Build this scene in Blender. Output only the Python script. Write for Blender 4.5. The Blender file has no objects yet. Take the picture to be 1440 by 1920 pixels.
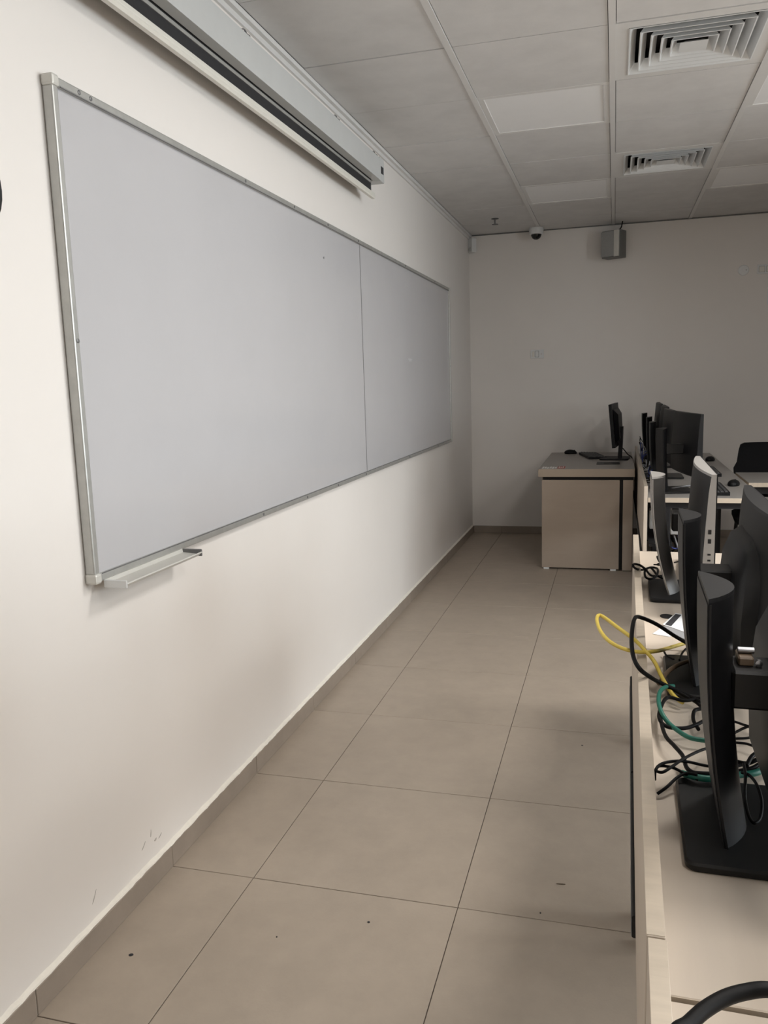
import bpy, bmesh, math, random
from mathutils import Vector, Matrix
random.seed(7)
S = bpy.context.scene
COL = S.collection
PI = math.pi

# ------------------------------------------------------------------ camera
F_PX = 1526.05
yaw, pitch, roll = 0.2770, -0.1558, -0.0310
fw = Vector((-math.sin(yaw)*math.cos(pitch), math.cos(yaw)*math.cos(pitch), math.sin(pitch)))
rt = Vector((math.cos(yaw), math.sin(yaw), 0)); up = rt.cross(fw)
r2 = rt*math.cos(roll) + up*math.sin(roll); u2 = -rt*math.sin(roll) + up*math.cos(roll)
cd = bpy.data.cameras.new('camera'); cam = bpy.data.objects.new('camera', cd); COL.objects.link(cam)
M = Matrix((r2, u2, -fw)).transposed().to_4x4(); M.translation = Vector((1.2609, 0, 1.4013))
cam.matrix_world = M
cd.sensor_fit = 'VERTICAL'; cd.sensor_height = 36; cd.lens = 36*F_PX/1920; cd.clip_start = .02
S.camera = cam

# ------------------------------------------------------------------ sky, windows' daylight, exposure
LAMP = 28.0          # watts of each ceiling panel that is switched on
SKY = 15.5
W = bpy.data.worlds.new('sky'); S.world = W; W.use_nodes = True
W.node_tree.nodes['Background'].inputs[0].default_value = (.875, .91, .955, 1)
W.node_tree.nodes['Background'].inputs[1].default_value = SKY
S.view_settings.view_transform = 'Standard'; S.view_settings.look = 'None'
S.view_settings.exposure = 0.04; S.view_settings.gamma = 1.0; S.view_settings.use_curve_mapping = False

ROOM_X, Y0, Y1, H = 5.6, -2.6, 7.471, 2.682
WINDOWS = [(0.5, 1.7), (2.1, 4.15)]
WZ0, WZ1 = .95, 2.35
PX, PY = 3.45, 4.40        # free edge of the unseen partition, added to shade the far end
for a, b in WINDOWS:                                   # portals: they guide the daylight, they emit nothing
    ld = bpy.data.lights.new('daylight_portal', 'AREA'); ld.shape = 'RECTANGLE'; ld.size = WZ1-WZ0; ld.size_y = b-a
    ld.cycles.is_portal = True
    lo = bpy.data.objects.new('daylight_portal', ld); COL.objects.link(lo)
    lo.location = (ROOM_X+.16, (a+b)/2, (WZ0+WZ1)/2); lo.rotation_euler = (0, PI/2, 0)

# ------------------------------------------------------------------ materials
def mat(name, col, rough=.5, metal=0, noise=None, bump=None, spec=.5, col2=None, stretch=(1, 1, 1), coat=0):
    m = bpy.data.materials.new(name); m.use_nodes = True
    nt = m.node_tree; b = nt.nodes['Principled BSDF']
    b.inputs['Base Color'].default_value = (*col, 1); b.inputs['Roughness'].default_value = rough
    b.inputs['Metallic'].default_value = metal; b.inputs['Specular IOR Level'].default_value = spec
    b.inputs['Coat Weight'].default_value = coat
    if noise or bump:
        tc = nt.nodes.new('ShaderNodeTexCoord'); mp = nt.nodes.new('ShaderNodeMapping')
        mp.inputs['Scale'].default_value = stretch
        oi = nt.nodes.new('ShaderNodeObjectInfo'); va = nt.nodes.new('ShaderNodeVectorMath'); va.operation = 'MULTIPLY_ADD'
        va.inputs[1].default_value = (37, 19, 53)
        nt.links.new(oi.outputs['Random'], va.inputs[0]); nt.links.new(tc.outputs['Object'], va.inputs[2])
        nt.links.new(va.outputs[0], mp.inputs[0])
        def tex(scale, detail):
            n = nt.nodes.new('ShaderNodeTexNoise'); n.inputs['Scale'].default_value = scale
            n.inputs['Detail'].default_value = detail; n.inputs['Roughness'].default_value = .65
            nt.links.new(mp.outputs[0], n.inputs['Vector']); return n
        if noise:
            scale, amt = noise
            n = tex(scale, 6); mx = nt.nodes.new('ShaderNodeMix'); mx.data_type = 'RGBA'
            c2 = col2 or tuple(c*(1-amt) for c in col)
            mr = nt.nodes.new('ShaderNodeMapRange'); mr.inputs[1].default_value = .35; mr.inputs[2].default_value = .68
            nt.links.new(n.outputs[0], mr.inputs[0]); nt.links.new(mr.outputs[0], mx.inputs['Factor'])
            mx.inputs['A'].default_value = (*col, 1); mx.inputs['B'].default_value = (*c2, 1)
            nt.links.new(mx.outputs['Result'], b.inputs['Base Color'])
        if bump:
            scale, st = bump
            n = tex(scale, 4); bn = nt.nodes.new('ShaderNodeBump'); bn.inputs['Strength'].default_value = st
            bn.inputs['Distance'].default_value = .002
            nt.links.new(n.outputs[0], bn.inputs['Height']); nt.links.new(bn.outputs[0], b.inputs['Normal'])
    return m
def emis(name, col, st):
    m = bpy.data.materials.new(name); m.use_nodes = True; b = m.node_tree.nodes['Principled BSDF']
    b.inputs['Base Color'].default_value = (.8, .8, .8, 1)
    b.inputs['Emission Color'].default_value = (*col, 1); b.inputs['Emission Strength'].default_value = st
    return m
def glassmat():
    m = bpy.data.materials.new('window_glass'); m.use_nodes = True; nt = m.node_tree
    nt.nodes.remove(nt.nodes['Principled BSDF'])
    t = nt.nodes.new('ShaderNodeBsdfTransparent'); g = nt.nodes.new('ShaderNodeBsdfGlossy'); x = nt.nodes.new('ShaderNodeMixShader')
    t.inputs[0].default_value = (.93, .95, .95, 1); g.inputs['Roughness'].default_value = .02; x.inputs[0].default_value = .07
    nt.links.new(t.outputs[0], x.inputs[1]); nt.links.new(g.outputs[0], x.inputs[2])
    nt.links.new(x.outputs[0], nt.nodes['Material Output'].inputs[0]); return m
LAMP_COL = (1, .965, .92)
MT = dict(
 wall=mat('wall_paint', (.79, .755, .72), .6, noise=(1.1, .03), bump=(60, .06)),
 ceil=mat('ceiling_tile', (.67, .66, .65), .9, noise=(5, .10), bump=(300, .25)),
 plenum=mat('plenum_dark', (.10, .10, .10), .9, noise=(4, .2)),
 tbar=mat('ceiling_bar', (.70, .69, .675), .5, noise=(8, .03)),
 floor=mat('floor_tile', (.40, .335, .27), .5, noise=(9, .10), bump=(160, .12)),
 grout=mat('grout', (.13, .105, .085), .9, noise=(40, .3)),
 base=mat('baseboard_tile', (.30, .25, .205), .5, noise=(9, .12), bump=(160, .1)),
 bead=mat('paint_bead', (.82, .78, .70), .6, noise=(30, .08)),
 board=mat('whiteboard_enamel', (.52, .515, .53), .09, noise=(2.5, .03), spec=.5),
 alu=mat('aluminium', (.50, .50, .48), .42, .55, noise=(25, .12)),
 alud=mat('aluminium_dark', (.20, .20, .20), .5, .5, noise=(25, .2)),
 alul=mat('aluminium_cap', (.62, .61, .57), .45, .2, noise=(25, .05)),
 white=mat('white_enamel', (.72, .73, .73), .35, noise=(12, .03)),
 case=mat('screen_case_enamel', (.52, .53, .525), .4, noise=(12, .04)),
 cream=mat('cream_bar', (.72, .70, .64), .4, noise=(12, .04)),
 greyp=mat('grey_plastic', (.45, .46, .45), .5, noise=(20, .04)),
 fabric=mat('black_screen_fabric', (.018, .018, .02), .8, noise=(60, .2)),
 lam=mat('desk_laminate', (.60, .52, .435), .42, noise=(3, .05), stretch=(6, 1, 6), bump=(90, .03)),
 edge=mat('laminate_edge', (.56, .48, .385), .42, noise=(14, .13), stretch=(.6, 4, .6)),
 glam=mat('grey_laminate', (.34, .32, .30), .42, noise=(3, .05), stretch=(6, 1, 6)),
 dsil=mat('dark_silver', (.075, .070, .066), .4, .3, noise=(30, .06)),
 spk_shade=mat('speaker_side_shade', (.17, .17, .165), .55, noise=(30, .05)),  # shade on the cabinet side put into the colour, windows would light it
 spg=mat('speaker_grille', (.36, .36, .35), .6, noise=(200, .25)),
 streak=mat('floor_streak', (.15, .115, .08), .7, noise=(60, .2)),
 tlam=mat('teacher_laminate', (.375, .305, .245), .5, noise=(3, .06), stretch=(1, 1, 5)),
 ttop=mat('teacher_top', (.30, .275, .25), .4, noise=(6, .06)),
 tedge=mat('teacher_edge', (.40, .325, .255), .45, noise=(6, .06)),
 black=mat('black_plastic', (.008, .008, .009), .5, noise=(30, .2), spec=.22),
 blackg=mat('black_gap', (.010, .009, .009), .8, noise=(30, .2)),
 bmetal=mat('black_metal', (.014, .014, .016), .5, noise=(30, .2), spec=.3),
 dgrey=mat('dark_grey_shell', (.014, .014, .015), .48, noise=(30, .1), spec=.3),
 satin=mat('satin_black', (.013, .0125, .0125), .42, noise=(18, .25), spec=.3),
 silver=mat('silver_plastic', (.46, .44, .42), .35, .3, noise=(30, .04)),
 steel=mat('polished_connector', (.42, .42, .44), .3, 1, noise=(30, .05)),
 brownp=mat('brown_plastic', (.16, .11, .07), .5, noise=(30, .1)),
 screen=mat('screen_glass', (.006, .007, .008), .2, noise=(3, .2)),
 key=mat('key_plastic', (.03, .03, .033), .5, noise=(30, .1)),
 yellow=mat('yellow_cable', (.72, .55, .10), .45, noise=(40, .08)),
 green=mat('green_cable', (.015, .16, .115), .45, noise=(40, .1)),
 blue=mat('blue_cable', (.03, .05, .22), .5, noise=(40, .1)),
 greycab=mat('grey_cable', (.35, .35, .36), .5, noise=(40, .1)),
 rubber=mat('rubber_cable', (.006, .0055, .0055), .55, noise=(40, .2), spec=.12),
 paper=mat('paper', (.78, .80, .82), .7, noise=(30, .05)),
 ink=mat('ink', (.03, .03, .035), .7, noise=(60, .3)),
 red=mat('red_print', (.42, .07, .06), .6, noise=(60, .1)),
 letter=mat('pale_print', (.62, .59, .56), .6, noise=(60, .1)),
 sletter=mat('sticker_print', (.85, .83, .80), .6, noise=(60, .05)),
 mark=mat('board_mark', (.53, .53, .54), .5, noise=(60, .1)),
 scuff=mat('wall_scuff', (.44, .41, .37), .7, noise=(60, .2)),
 fab=mat('chair_fabric', (.006, .006, .007), .85, noise=(120, .3), spec=.2),
 diffuse_off=mat('lamp_diffuser_off', (.86, .86, .86), .55, noise=(8, .02)),
 frame=mat('window_frame', (.7, .7, .7), .4, noise=(12, .04)),
 led=emis('lamp_diffuser_on', LAMP_COL, 4.0),
 glass=glassmat(),
)

# ------------------------------------------------------------------ mesh helpers
def new(): return bmesh.new()
def box(bm, x0, x1, y0, y1, z0, z1, bev=0, seg=1):
    n0 = len(bm.verts)
    vs = [bm.verts.new((x, y, z)) for z in (z0, z1) for y in (y0, y1) for x in (x0, x1)]
    fs = [bm.faces.new([vs[i] for i in f]) for f in ((0,2,3,1),(4,5,7,6),(0,1,5,4),(2,6,7,3),(0,4,6,2),(1,3,7,5))]
    if bev:
        es = list({e for f in fs for e in f.edges})
        bmesh.ops.bevel(bm, geom=es, offset=bev, segments=seg, affect='EDGES', profile=.5)
    return bm
def prism(bm, pts, h0, h1, axis='z'):
    def P(a, b, h): return {'z': (a, b, h), 'y': (a, h, b), 'x': (h, a, b)}[axis]
    lo = [bm.verts.new(P(a, b, h0)) for a, b in pts]; hi = [bm.verts.new(P(a, b, h1)) for a, b in pts]
    n = len(pts)
    bm.faces.new(lo); bm.faces.new(hi)
    for i in range(n): bm.faces.new((lo[i], lo[(i+1) % n], hi[(i+1) % n], hi[i]))
    return bm
def loft(bm, rings, cap=True):
    R = [[bm.verts.new(p) for p in r] for r in rings]; n = len(R[0])
    for a, b in zip(R, R[1:]):
        for i in range(n): bm.faces.new((a[i], a[(i+1) % n], b[(i+1) % n], b[i]))
    if cap: bm.faces.new(R[0]); bm.faces.new(R[-1])
    return bm
def rrect(x0, x1, y0, y1, r, n=5):
    o = []
    for cx, cy, a in ((x1-r, y1-r, 0), (x0+r, y1-r, 90), (x0+r, y0+r, 180), (x1-r, y0+r, 270)):
        for k in range(n+1):
            t = math.radians(a+90*k/n); o.append((cx+r*math.cos(t), cy+r*math.sin(t)))
    return o
def lathe(bm, prof, n=20, c=(0, 0, 0), axis='z'):
    rings = []
    for r, h in prof:
        ring = []
        for k in range(n):
            t = 2*PI*k/n; a, b = r*math.cos(t), r*math.sin(t)
            q = {'z': (a, b, h), 'x': (h, a, b), 'y': (a, h, b)}[axis]
            ring.append((q[0]+c[0], q[1]+c[1], q[2]+c[2]))
        rings.append(ring)
    return loft(bm, rings)
def smooth_path(pts, sub=6):
    P = [Vector(p) for p in pts]; P = [P[0]*2-P[1]] + P + [P[-1]*2-P[-2]]
    o = []
    for i in range(1, len(P)-2):
        a, b, c, d = P[i-1:i+3]
        for k in range(sub):
            t = k/sub
            o.append(.5*((2*b)+(c-a)*t+(2*a-5*b+4*c-d)*t*t+(3*b-a-3*c+d)*t**3))
    o.append(P[-2]); return o
def tube(bm, pts, r, n=8, sub=6):
    P = smooth_path(pts, sub) if len(pts) > 2 else [Vector(p) for p in pts]
    rings = []; nrm = None
    for i, p in enumerate(P):
        t = (P[min(i+1, len(P)-1)]-P[max(i-1, 0)]).normalized()
        if nrm is None: nrm = t.cross(Vector((0, 0, 1)) if abs(t.z) < .9 else Vector((1, 0, 0))).normalized()
        nrm = (nrm - t*nrm.dot(t)).normalized(); bn = t.cross(nrm)
        rings.append([p+(nrm*math.cos(2*PI*k/n)+bn*math.sin(2*PI*k/n))*r for k in range(n)])
    return loft(bm, rings)
def obj(name, bm, m, parent=None, smooth=None, loc=None):
    bmesh.ops.recalc_face_normals(bm, faces=bm.faces[:])
    me = bpy.data.meshes.new(name); bm.to_mesh(me); bm.free()
    me.materials.append(MT[m] if isinstance(m, str) else m)
    o = bpy.data.objects.new(name, me); COL.objects.link(o)
    if smooth:
        me.shade_smooth()
        try: me.set_sharp_from_angle(angle=math.radians(smooth))
        except Exception: pass
    if loc: o.location = loc
    if parent: o.parent = parent
    return o
def again(o, parent, loc=None, rot=None):
    c = o.copy(); COL.objects.link(c); c.parent = parent
    if loc is not None: c.location = loc
    if rot is not None: c.rotation_euler = rot
    return c
def tag(o, label, cat, group=None):
    o['label'] = label; o['category'] = cat
    if group: o['group'] = group
    return o
def thing(name, label, cat, loc=(0, 0, 0), rz=0, group=None):
    o = bpy.data.objects.new(name, None); COL.objects.link(o); o.empty_display_size = .05
    o.location = loc; o.rotation_euler = (0, 0, rz); return tag(o, label, cat, group)
def struct(o, label=None):
    o['kind'] = 'structure'
    if label: o['label'] = label
    return o
def tree(o, parent=None):
    c = o.copy(); COL.objects.link(c); c.parent = parent
    for ch in list(o.children): tree(ch, c)
    return c
def bxo(name, dims, m, parent=None, bev=0, seg=1): return obj(name, box(new(), *dims, bev, seg), m, parent)

# ------------------------------------------------------------------ the room
def st(o, label, cat): o['kind'] = 'structure'; return tag(o, label, cat)
floor = st(bxo('floor', (-.15, ROOM_X+.15, Y0-.15, Y1+.15, -.12, -.0035), 'grout'), 'beige grey square floor tiles with thin dark joints', 'floor')
GX, GY, T = .2722, 1.9733, .6
full = None
i0, i1 = -1, 10; j0, j1 = -8, 9
for i in range(i0, i1+1):
    for j in range(j0, j1+1):
        xa, xb = GX+T*i, GX+T*(i+1); ya, yb = GY+T*j, GY+T*(j+1)
        ca, cb, da, db = max(xa, 0), min(xb, ROOM_X), max(ya, Y0), min(yb, Y1)
        if cb-ca < .02 or db-da < .02: continue
        g = .0013
        dz = random.uniform(-.0006, 0)
        if abs(cb-ca-T) < 1e-6 and abs(db-da-T) < 1e-6:
            if full is None:
                full = obj('tile', box(new(), -T/2+g, T/2-g, -T/2+g, T/2-g, -.012, 0, .0008), 'floor', floor, loc=((ca+cb)/2, (da+db)/2, dz))
            else: again(full, floor, ((ca+cb)/2, (da+db)/2, dz))
        else:
            hx, hy = (cb-ca)/2, (db-da)/2
            obj('tile', box(new(), -hx+g, hx-g, -hy+g, hy-g, -.012, 0, .0008), 'floor', floor, loc=((ca+cb)/2, (da+db)/2, dz))
st(bxo('wall_left', (-.15, 0, Y0-.15, Y1+.15, 0, 3.0), 'wall'), 'cream painted wall behind the whiteboard', 'wall')
st(bxo('wall_far', (0, ROOM_X, Y1, Y1+.15, 0, 3.0), 'wall'), 'cream painted end wall with light switch and loudspeaker', 'wall')
st(bxo('wall_back', (0, ROOM_X, Y0-.15, Y0, 0, 3.0), 'wall'), 'cream painted wall opposite the end wall', 'wall')
bm = new()
box(bm, ROOM_X, ROOM_X+.15, Y0-.15, Y1+.15, 0, WZ0); box(bm, ROOM_X, ROOM_X+.15, Y0-.15, Y1+.15, WZ1, 3.0)
ys = [Y0-.15] + [v for w in WINDOWS for v in w] + [Y1+.15]
for a, b in zip(ys[0::2], ys[1::2]): box(bm, ROOM_X, ROOM_X+.15, a, b, WZ0, WZ1)
st(obj('wall_right', bm, 'wall'), 'cream painted wall with windows', 'wall')
st(bxo('wall_shade_partition', (PX, ROOM_X, PY, PY+.12, 0, H), 'wall'), 'unseen cream partition added to shade the far end, jutting from the window wall', 'wall')  # out of view, added to block window light from the far end
for n, (a, b) in enumerate(WINDOWS):
    bm = new(); x0, x1 = ROOM_X+.05, ROOM_X+.10
    box(bm, x0, x1, a, b, WZ0, WZ0+.05); box(bm, x0, x1, a, b, WZ1-.05, WZ1)
    box(bm, x0, x1, a, a+.05, WZ0+.05, WZ1-.05); box(bm, x0, x1, b-.05, b, WZ0+.05, WZ1-.05)
    box(bm, x0, x1, (a+b)/2-.025, (a+b)/2+.025, WZ0+.05, WZ1-.05)
    wn = st(obj('window_%d' % (n+1), bm, 'frame'), 'white framed window in the side wall', 'window')
    wn['group'] = 'windows in the side wall'
    for s, e in ((a+.05, (a+b)/2-.025), ((a+b)/2+.025, b-.05)):
        bxo('pane', (ROOM_X+.072, ROOM_X+.078, s, e, WZ0+.05, WZ1-.05), 'glass', wn)

# ceiling: slab, runners along the room, butted tiles, lamps and diffusers take the place of a tile
ceil = st(bxo('ceiling', (-.15, ROOM_X+.15, Y0-.15, Y1+.15, H+.13, 3.1), 'plenum'), 'suspended ceiling of grey square tiles on white runners', 'ceiling')
CM = .6125; CX, CY = .0125, 3.350; CXE = .006
cols = [CX+CM*k for k in range(0, 11)]
rows = [CY+.6085*k for k in range(-9, 8)]
for k, x in enumerate(cols[1:], 1):
    bm = new(); box(bm, x-.013, x+.013, Y0, Y1, H-.0045, H+.004); box(bm, x-.004, x+.004, Y0, Y1, H+.004, H+.02)
    obj('runner', bm, 'tbar', ceil)
lamp_cells, diff_cells = [], []
RY = {round(CY+.6085*k, 3): k for k in range(-9, 8)}
tfull = None
for ci, x in enumerate(cols):
    xa, xb = x, min(x+CM, ROOM_X)
    if xb-xa < .05: continue
    for k in range(-10, 8):
        ya, yb = max(CY+.6085*k, Y0), min(CY+.6085*(k+1), Y1)
        if yb-ya < .02: continue
        if ci % 2 == 1 and (k-1) % 3 == 0: lamp_cells.append((ci, k, xa, xb, ya, yb)); continue
        if ci % 4 == 2 and k % 3 == 0 and k < 5: diff_cells.append((ci, k, xa, xb, ya, yb)); continue
        ga, gb, gc, gd = .0155, .0155, .0027, .0027
        dz = random.uniform(-.0012, .0012)
        c = ((xa+xb)/2, (ya+yb)/2, H+dz)
        if abs(xb-xa-CM) < 1e-5 and abs(yb-ya-.6085) < 1e-5:
            if tfull is None:
                tfull = obj('ceiling_tile', box(new(), -CM/2+ga, CM/2-gb, -.6085/2+gc, .6085/2-gd, 0, .016), 'ceil', ceil, loc=c)
            else: again(tfull, ceil, c, (random.uniform(-.0012, .0012), random.uniform(-.0012, .0012), 0))
        else:
            hx, hy = (xb-xa)/2, (yb-ya)/2
            obj('ceiling_tile', box(new(), -hx+ga, hx-gb, -hy+gc, hy-gd, 0, .016), 'ceil', ceil, loc=c)
# wall angle along the walls (stepped shadow-gap profile)
bm = new()
prism(bm, [(0, H-.040), (.010, H-.040), (.010, H-.020), (.026, H-.020), (.026, H-.001), (0, H-.001)], Y0, Y1, 'y')
st(obj('trim_1', bm, 'tbar'), 'stepped white edge strip between ceiling and whiteboard wall', 'trim')
st(bxo('trim_2', (.03, ROOM_X, Y1-.014, Y1, H-.009, H-.002), 'alud'), 'thin edge strip between ceiling and end wall', 'trim')

# skirting of tile pieces
BH = .0653
bl = st(bxo('baseboard_left', (0, .0095, Y0, Y1, 0, BH-.004), 'bead'), 'grey brown tiled skirting under the whiteboard', 'baseboard')
bf = st(bxo('baseboard_far', (.012, ROOM_X, Y1-.006, Y1, 0, BH-.004), 'grout'), 'grey brown tiled skirting along the end wall', 'baseboard')
piece = None
for j in range(-8, 10):
    ya, yb = max(GY+T*j, Y0), min(GY+T*(j+1), Y1)
    if yb-ya < .02: continue
    d = random.uniform(0, .0012)
    hy = (yb-ya)/2-.0015
    obj('skirting_tile', box(new(), .001, .012+d, -hy, hy, 0, BH, .0012), 'base', bl, loc=(0, (ya+yb)/2, 0))
for i in range(-1, 10):
    xa, xb = max(GX+T*i, .013), min(GX+T*(i+1), ROOM_X)
    if xb-xa < .02: continue
    hx = (xb-xa)/2-.0015
    obj('skirting_tile', box(new(), -hx, hx, Y1-.012, Y1-.001, 0, BH, .0012), 'base', bf, loc=((xa+xb)/2, 0, 0))
# ragged bead of wall paint on the skirting's top
bm = new(); N = 420; ring = []
for k in range(N+1):
    y = Y0+(Y1-Y0)*k/N; w = .011+random.uniform(-.0015, .0012); hz = BH+.006+random.uniform(-.0015, .0025)
    lo = BH-.0008-max(0, random.uniform(-.006, .0018))
    ring.append([(0, y, lo), (w, y, lo), (w*.8, y, hz-.003), (0, y, hz+.004)])
loft(bm, ring); obj('paint_bead', bm, 'bead', bl)

# scuffs on the wall and specks on the floor
def scuff(y, z, w, h, a):
    bm = new(); pts = [(w*math.cos(t)*(1+.3*math.sin(3*t+a)), h*math.sin(t)*(1+.3*math.cos(2*t+a))) for t in [2*PI*k/14 for k in range(14)]]
    pts = [(y+p*math.cos(a)-q*math.sin(a), z+p*math.sin(a)+q*math.cos(a)) for p, q in pts]
    prism(bm, pts, 0, .0006, 'x'); return bm
W_L = bpy.data.objects['wall_left']
for s in ((1.85, .135, .012, .002, .7), (1.89, .15, .010, .0016, 1.4), (1.91, .12, .006, .004, .3), (1.62, .13, .016, .0018, 1.0), (1.935, .118, .009, .002, .5)):
    obj('scuff_mark', scuff(*s), 'scuff', W_L)
def speck(x, y, r, e=1, a=0):
    pts = [(x+r*e*math.cos(t)*math.cos(a)-r*math.sin(t)*math.sin(a), y+r*e*math.cos(t)*math.sin(a)+r*math.sin(t)*math.cos(a)) for t in [2*PI*k/10 for k in range(10)]]
    bm = new(); prism(bm, pts, -.001, .0012); return bm
for x, y, r, e, a in ((.107, 1.602, .0045, 1.3, .4), (1.135, 2.14, .0025, 5, .1), (.655, 1.86, .003, 1.2, 0), (1.09, 2.0, .0022, 1, 0), (1.16, 3.05, .003, 1.2, 0), (.44, 1.75, .002, 1, 0)):
    tag(obj('debris_speck', speck(x, y, r, e, a), 'streak' if e > 3 else 'ink'), 'small dark speck of dirt lying on the floor tiles', 'debris', 'specks of dirt on the floor')

# ------------------------------------------------------------------ ceiling lamps and air diffusers
def lamp(ci, k, xa, xb, ya, yb):
    on = (k == -2 and ci >= 3) or (k == -5 and ci == 3)
    cx, cy = (xa+xb)/2, (ya+yb)/2; hx, hy = (xb-xa)/2-.013, (yb-ya)/2-.002
    name = 'recessed square ceiling lamp panel, switched off' if not on else 'recessed square ceiling lamp panel, glowing warm white'
    t = thing('ceiling_lamp', name + {(1, 4): ', above the end of the whiteboard', (1, 1): ', beside the end of the projection screen', (3, 1): ', between the air diffusers but away from the whiteboard', (3, 4): ', nearest the loudspeaker'}.get((ci, k), ''), 'lamp', (cx, cy, H), 0, 'square ceiling lamps')
    bm = new(); f = .028
    for d in ((-hx, hx, -hy, -hy+f), (-hx, hx, hy-f, hy), (-hx, -hx+f, -hy+f, hy-f), (hx-f, hx, -hy+f, hy-f)): box(bm, *d, -.001, .014, .0015)
    obj('frame', bm, 'tbar', t)
    bxo('diffuser', (-hx+f, hx-f, -hy+f, hy-f, .003, .007), 'led' if on else 'diffuse_off', t)
    bxo('housing', (-hx+.01, hx-.01, -hy+.01, hy-.01, .0105, .018), 'white', t)
    if on:
        ld = bpy.data.lights.new('lamp_light', 'AREA'); ld.shape = 'RECTANGLE'; ld.size = 2*hx-.08; ld.size_y = 2*hy-.08
        ld.energy = LAMP if k == -2 else LAMP*.6; ld.color = LAMP_COL
        lo = bpy.data.objects.new('lamp_light', ld); COL.objects.link(lo); lo.parent = t; lo.location = (0, 0, -.002)
LAST_ON = -2
for c in lamp_cells:
    if c[0] <= 9 and c[1] >= -9: lamp(*c)
def diffuser_parts(t):
    S_ = .245
    bm = new(); Fw = .296
    for d in ((-Fw, Fw, -.300, -S_), (-Fw, Fw, S_, .300), (-Fw, -S_, -S_, S_), (S_, Fw, -S_, S_)): box(bm, *d, 0, .010)
    obj('plate', bm, 'tbar', t)
    def cone(o_, i_, z0, z1, th=.0022):
        bm = new()
        def sq(r, z): return [(r, r, z), (-r, r, z), (-r, -r, z), (r, -r, z)]
        loft(bm, [sq(o_, z0), sq(i_, z1), sq(i_-th, z1), sq(o_-th*2.2, z0-.0005)], cap=False)
        R = bm.verts[:]; n = 4
        for i in range(4): bm.faces.new((R[12+i], R[12+(i+1) % 4], R[(i+1) % 4], R[i]))
        return bm
    for k, r in enumerate((.245, .205, .165, .125, .087)):
        obj('vane', cone(r, r-.026, -.006 if k else -.003, .034), 'white', t)
    bm = new(); loft(bm, [[(q, w, z) for q, w in ((r, r), (-r, r), (-r, -r), (r, -r))] for r, z in ((.052, -.006), (.030, .006), (.004, .012))])
    obj('centre_cone', bm, 'white', t)
    bm = new(); box(bm, -.25, .25, -.25, .25, .095, .099)
    for d in ((-.25, .25, -.25, -.246), (-.25, .25, .246, .25), (-.25, -.246, -.246, .246), (.246, .25, -.246, .246)): box(bm, *d, .0105, .095)
    obj('duct', bm, 'blackg', t)
first = None
for (ci, k, xa, xb, ya, yb) in diff_cells:
    if first is None and False: pass
    t = thing('air_diffuser', 'white square air diffuser with nested vanes in the ceiling' +
              {0: ', near the projection screen', 3: ', near the loudspeaker'}.get(k if ci == 2 else 99, ', away from the whiteboard'), 'air vent', ((xa+xb)/2, (ya+yb)/2, H-.0005), 0, 'air diffusers in the ceiling')
    if first is None: diffuser_parts(t); first = t
    else:
        for ch in first.children: tree(ch, t)

# ------------------------------------------------------------------ whiteboard
YL, YR, ZT, ZB, YM = 1.6975, 6.38, 2.1171, .9334, 4.0658
wb = thing('whiteboard', 'long grey white whiteboard of two panels with aluminium frame and short pen tray', 'whiteboard', (0, (YL+YR)/2, ZB))
oy = (YL+YR)/2; L0, L1, HH = YL-oy, YR-oy, ZT-ZB; m0 = YM-oy; fwid = .021
bxo('backing', (.001, .012, L0+.005, L1-.005, .005, HH-.005), 'alud', wb)
bxo('panel', (.012, .020, L0+fwid-.004, m0-.0015, fwid-.004, HH-fwid+.004), 'board', wb)
bxo('panel', (.012, .020, m0+.0015, L1-fwid+.004, fwid-.004, HH-fwid+.004), 'board', wb)
bxo('joint_strip', (.0125, .0205, m0-.0035, m0+.0035, fwid-.004, HH-fwid+.004), 'alud', wb)
for (a, b, c, d) in ((L0, L1, HH-fwid, HH), (L0, L1, 0, fwid), (L0, L0+fwid, fwid, HH-fwid), (L1-fwid, L1, fwid, HH-fwid)):
    f = bxo('frame_rail', (.002, .030, a, b, c, d), 'alu', wb, .004, 2)
    if b-a > 1:
        zc = (c+d)/2; edge = c if c > .5 else d
        bxo('shadow_groove', (.0285, .0306, a+.03, b-.03, (edge-.0005 if c > .5 else edge-.0015), (edge+.0015 if c > .5 else edge+.0005)), 'alud', f)
        for y in ((L0+.10, L0+.145) if c > .5 else ()) + (m0-1.35, m0-.9, m0-.05, m0+.9, L1-.55, m0-.5):
            obj('screw', lathe(new(), [(.0055, .0295), (.0055, .0312), (.003, .0322)], 10, (0, y, zc), 'x'), 'alud', f)
    else:
        obj('screw', lathe(new(), [(.0055, .0295), (.0055, .0312), (.003, .0322)], 10, (0, b-.008 if a < 0 else a+.008, HH*.5), 'x'), 'alud', f)
for y, z in ((L0, HH), (L0, 0), (L1, HH), (L1, 0)):
    ys_, zs_ = (y-.003, y+.024) if y < 0 else (y-.024, y+.003), (z-.024, z+.003) if z > 0 else (z-.003, z+.024)
    bxo('corner_cap', (.001, .034, *ys_, *zs_), 'alul', wb, .006, 2)
tr = new()
prism(tr, [(.030, .004), (.030, -.012), (.086, -.016), (.098, -.006), (.096, -.003), (.086, -.010), (.036, -.006), (.034, .004)], L0+.035, L0+.42, 'y')
tray = obj('pen_tray', tr, 'alul', wb)
bxo('end_cap', (.030, .097, L0+.031, L0+.036, -.017, .004), 'white', tray, .002)
bxo('end_cap', (.030, .097, L0+.419, L0+.424, -.017, .004), 'alud', tray, .002)
obj('board_mark', scuff(5.078-oy, 1.546-ZB, .05, .012, 0), 'mark', wb, loc=(.0198, 0, 0))
obj('board_mark', scuff(3.52-oy, 1.96-ZB, .007, .006, .5), 'alud', wb, loc=(.0198, 0, 0))

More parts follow.
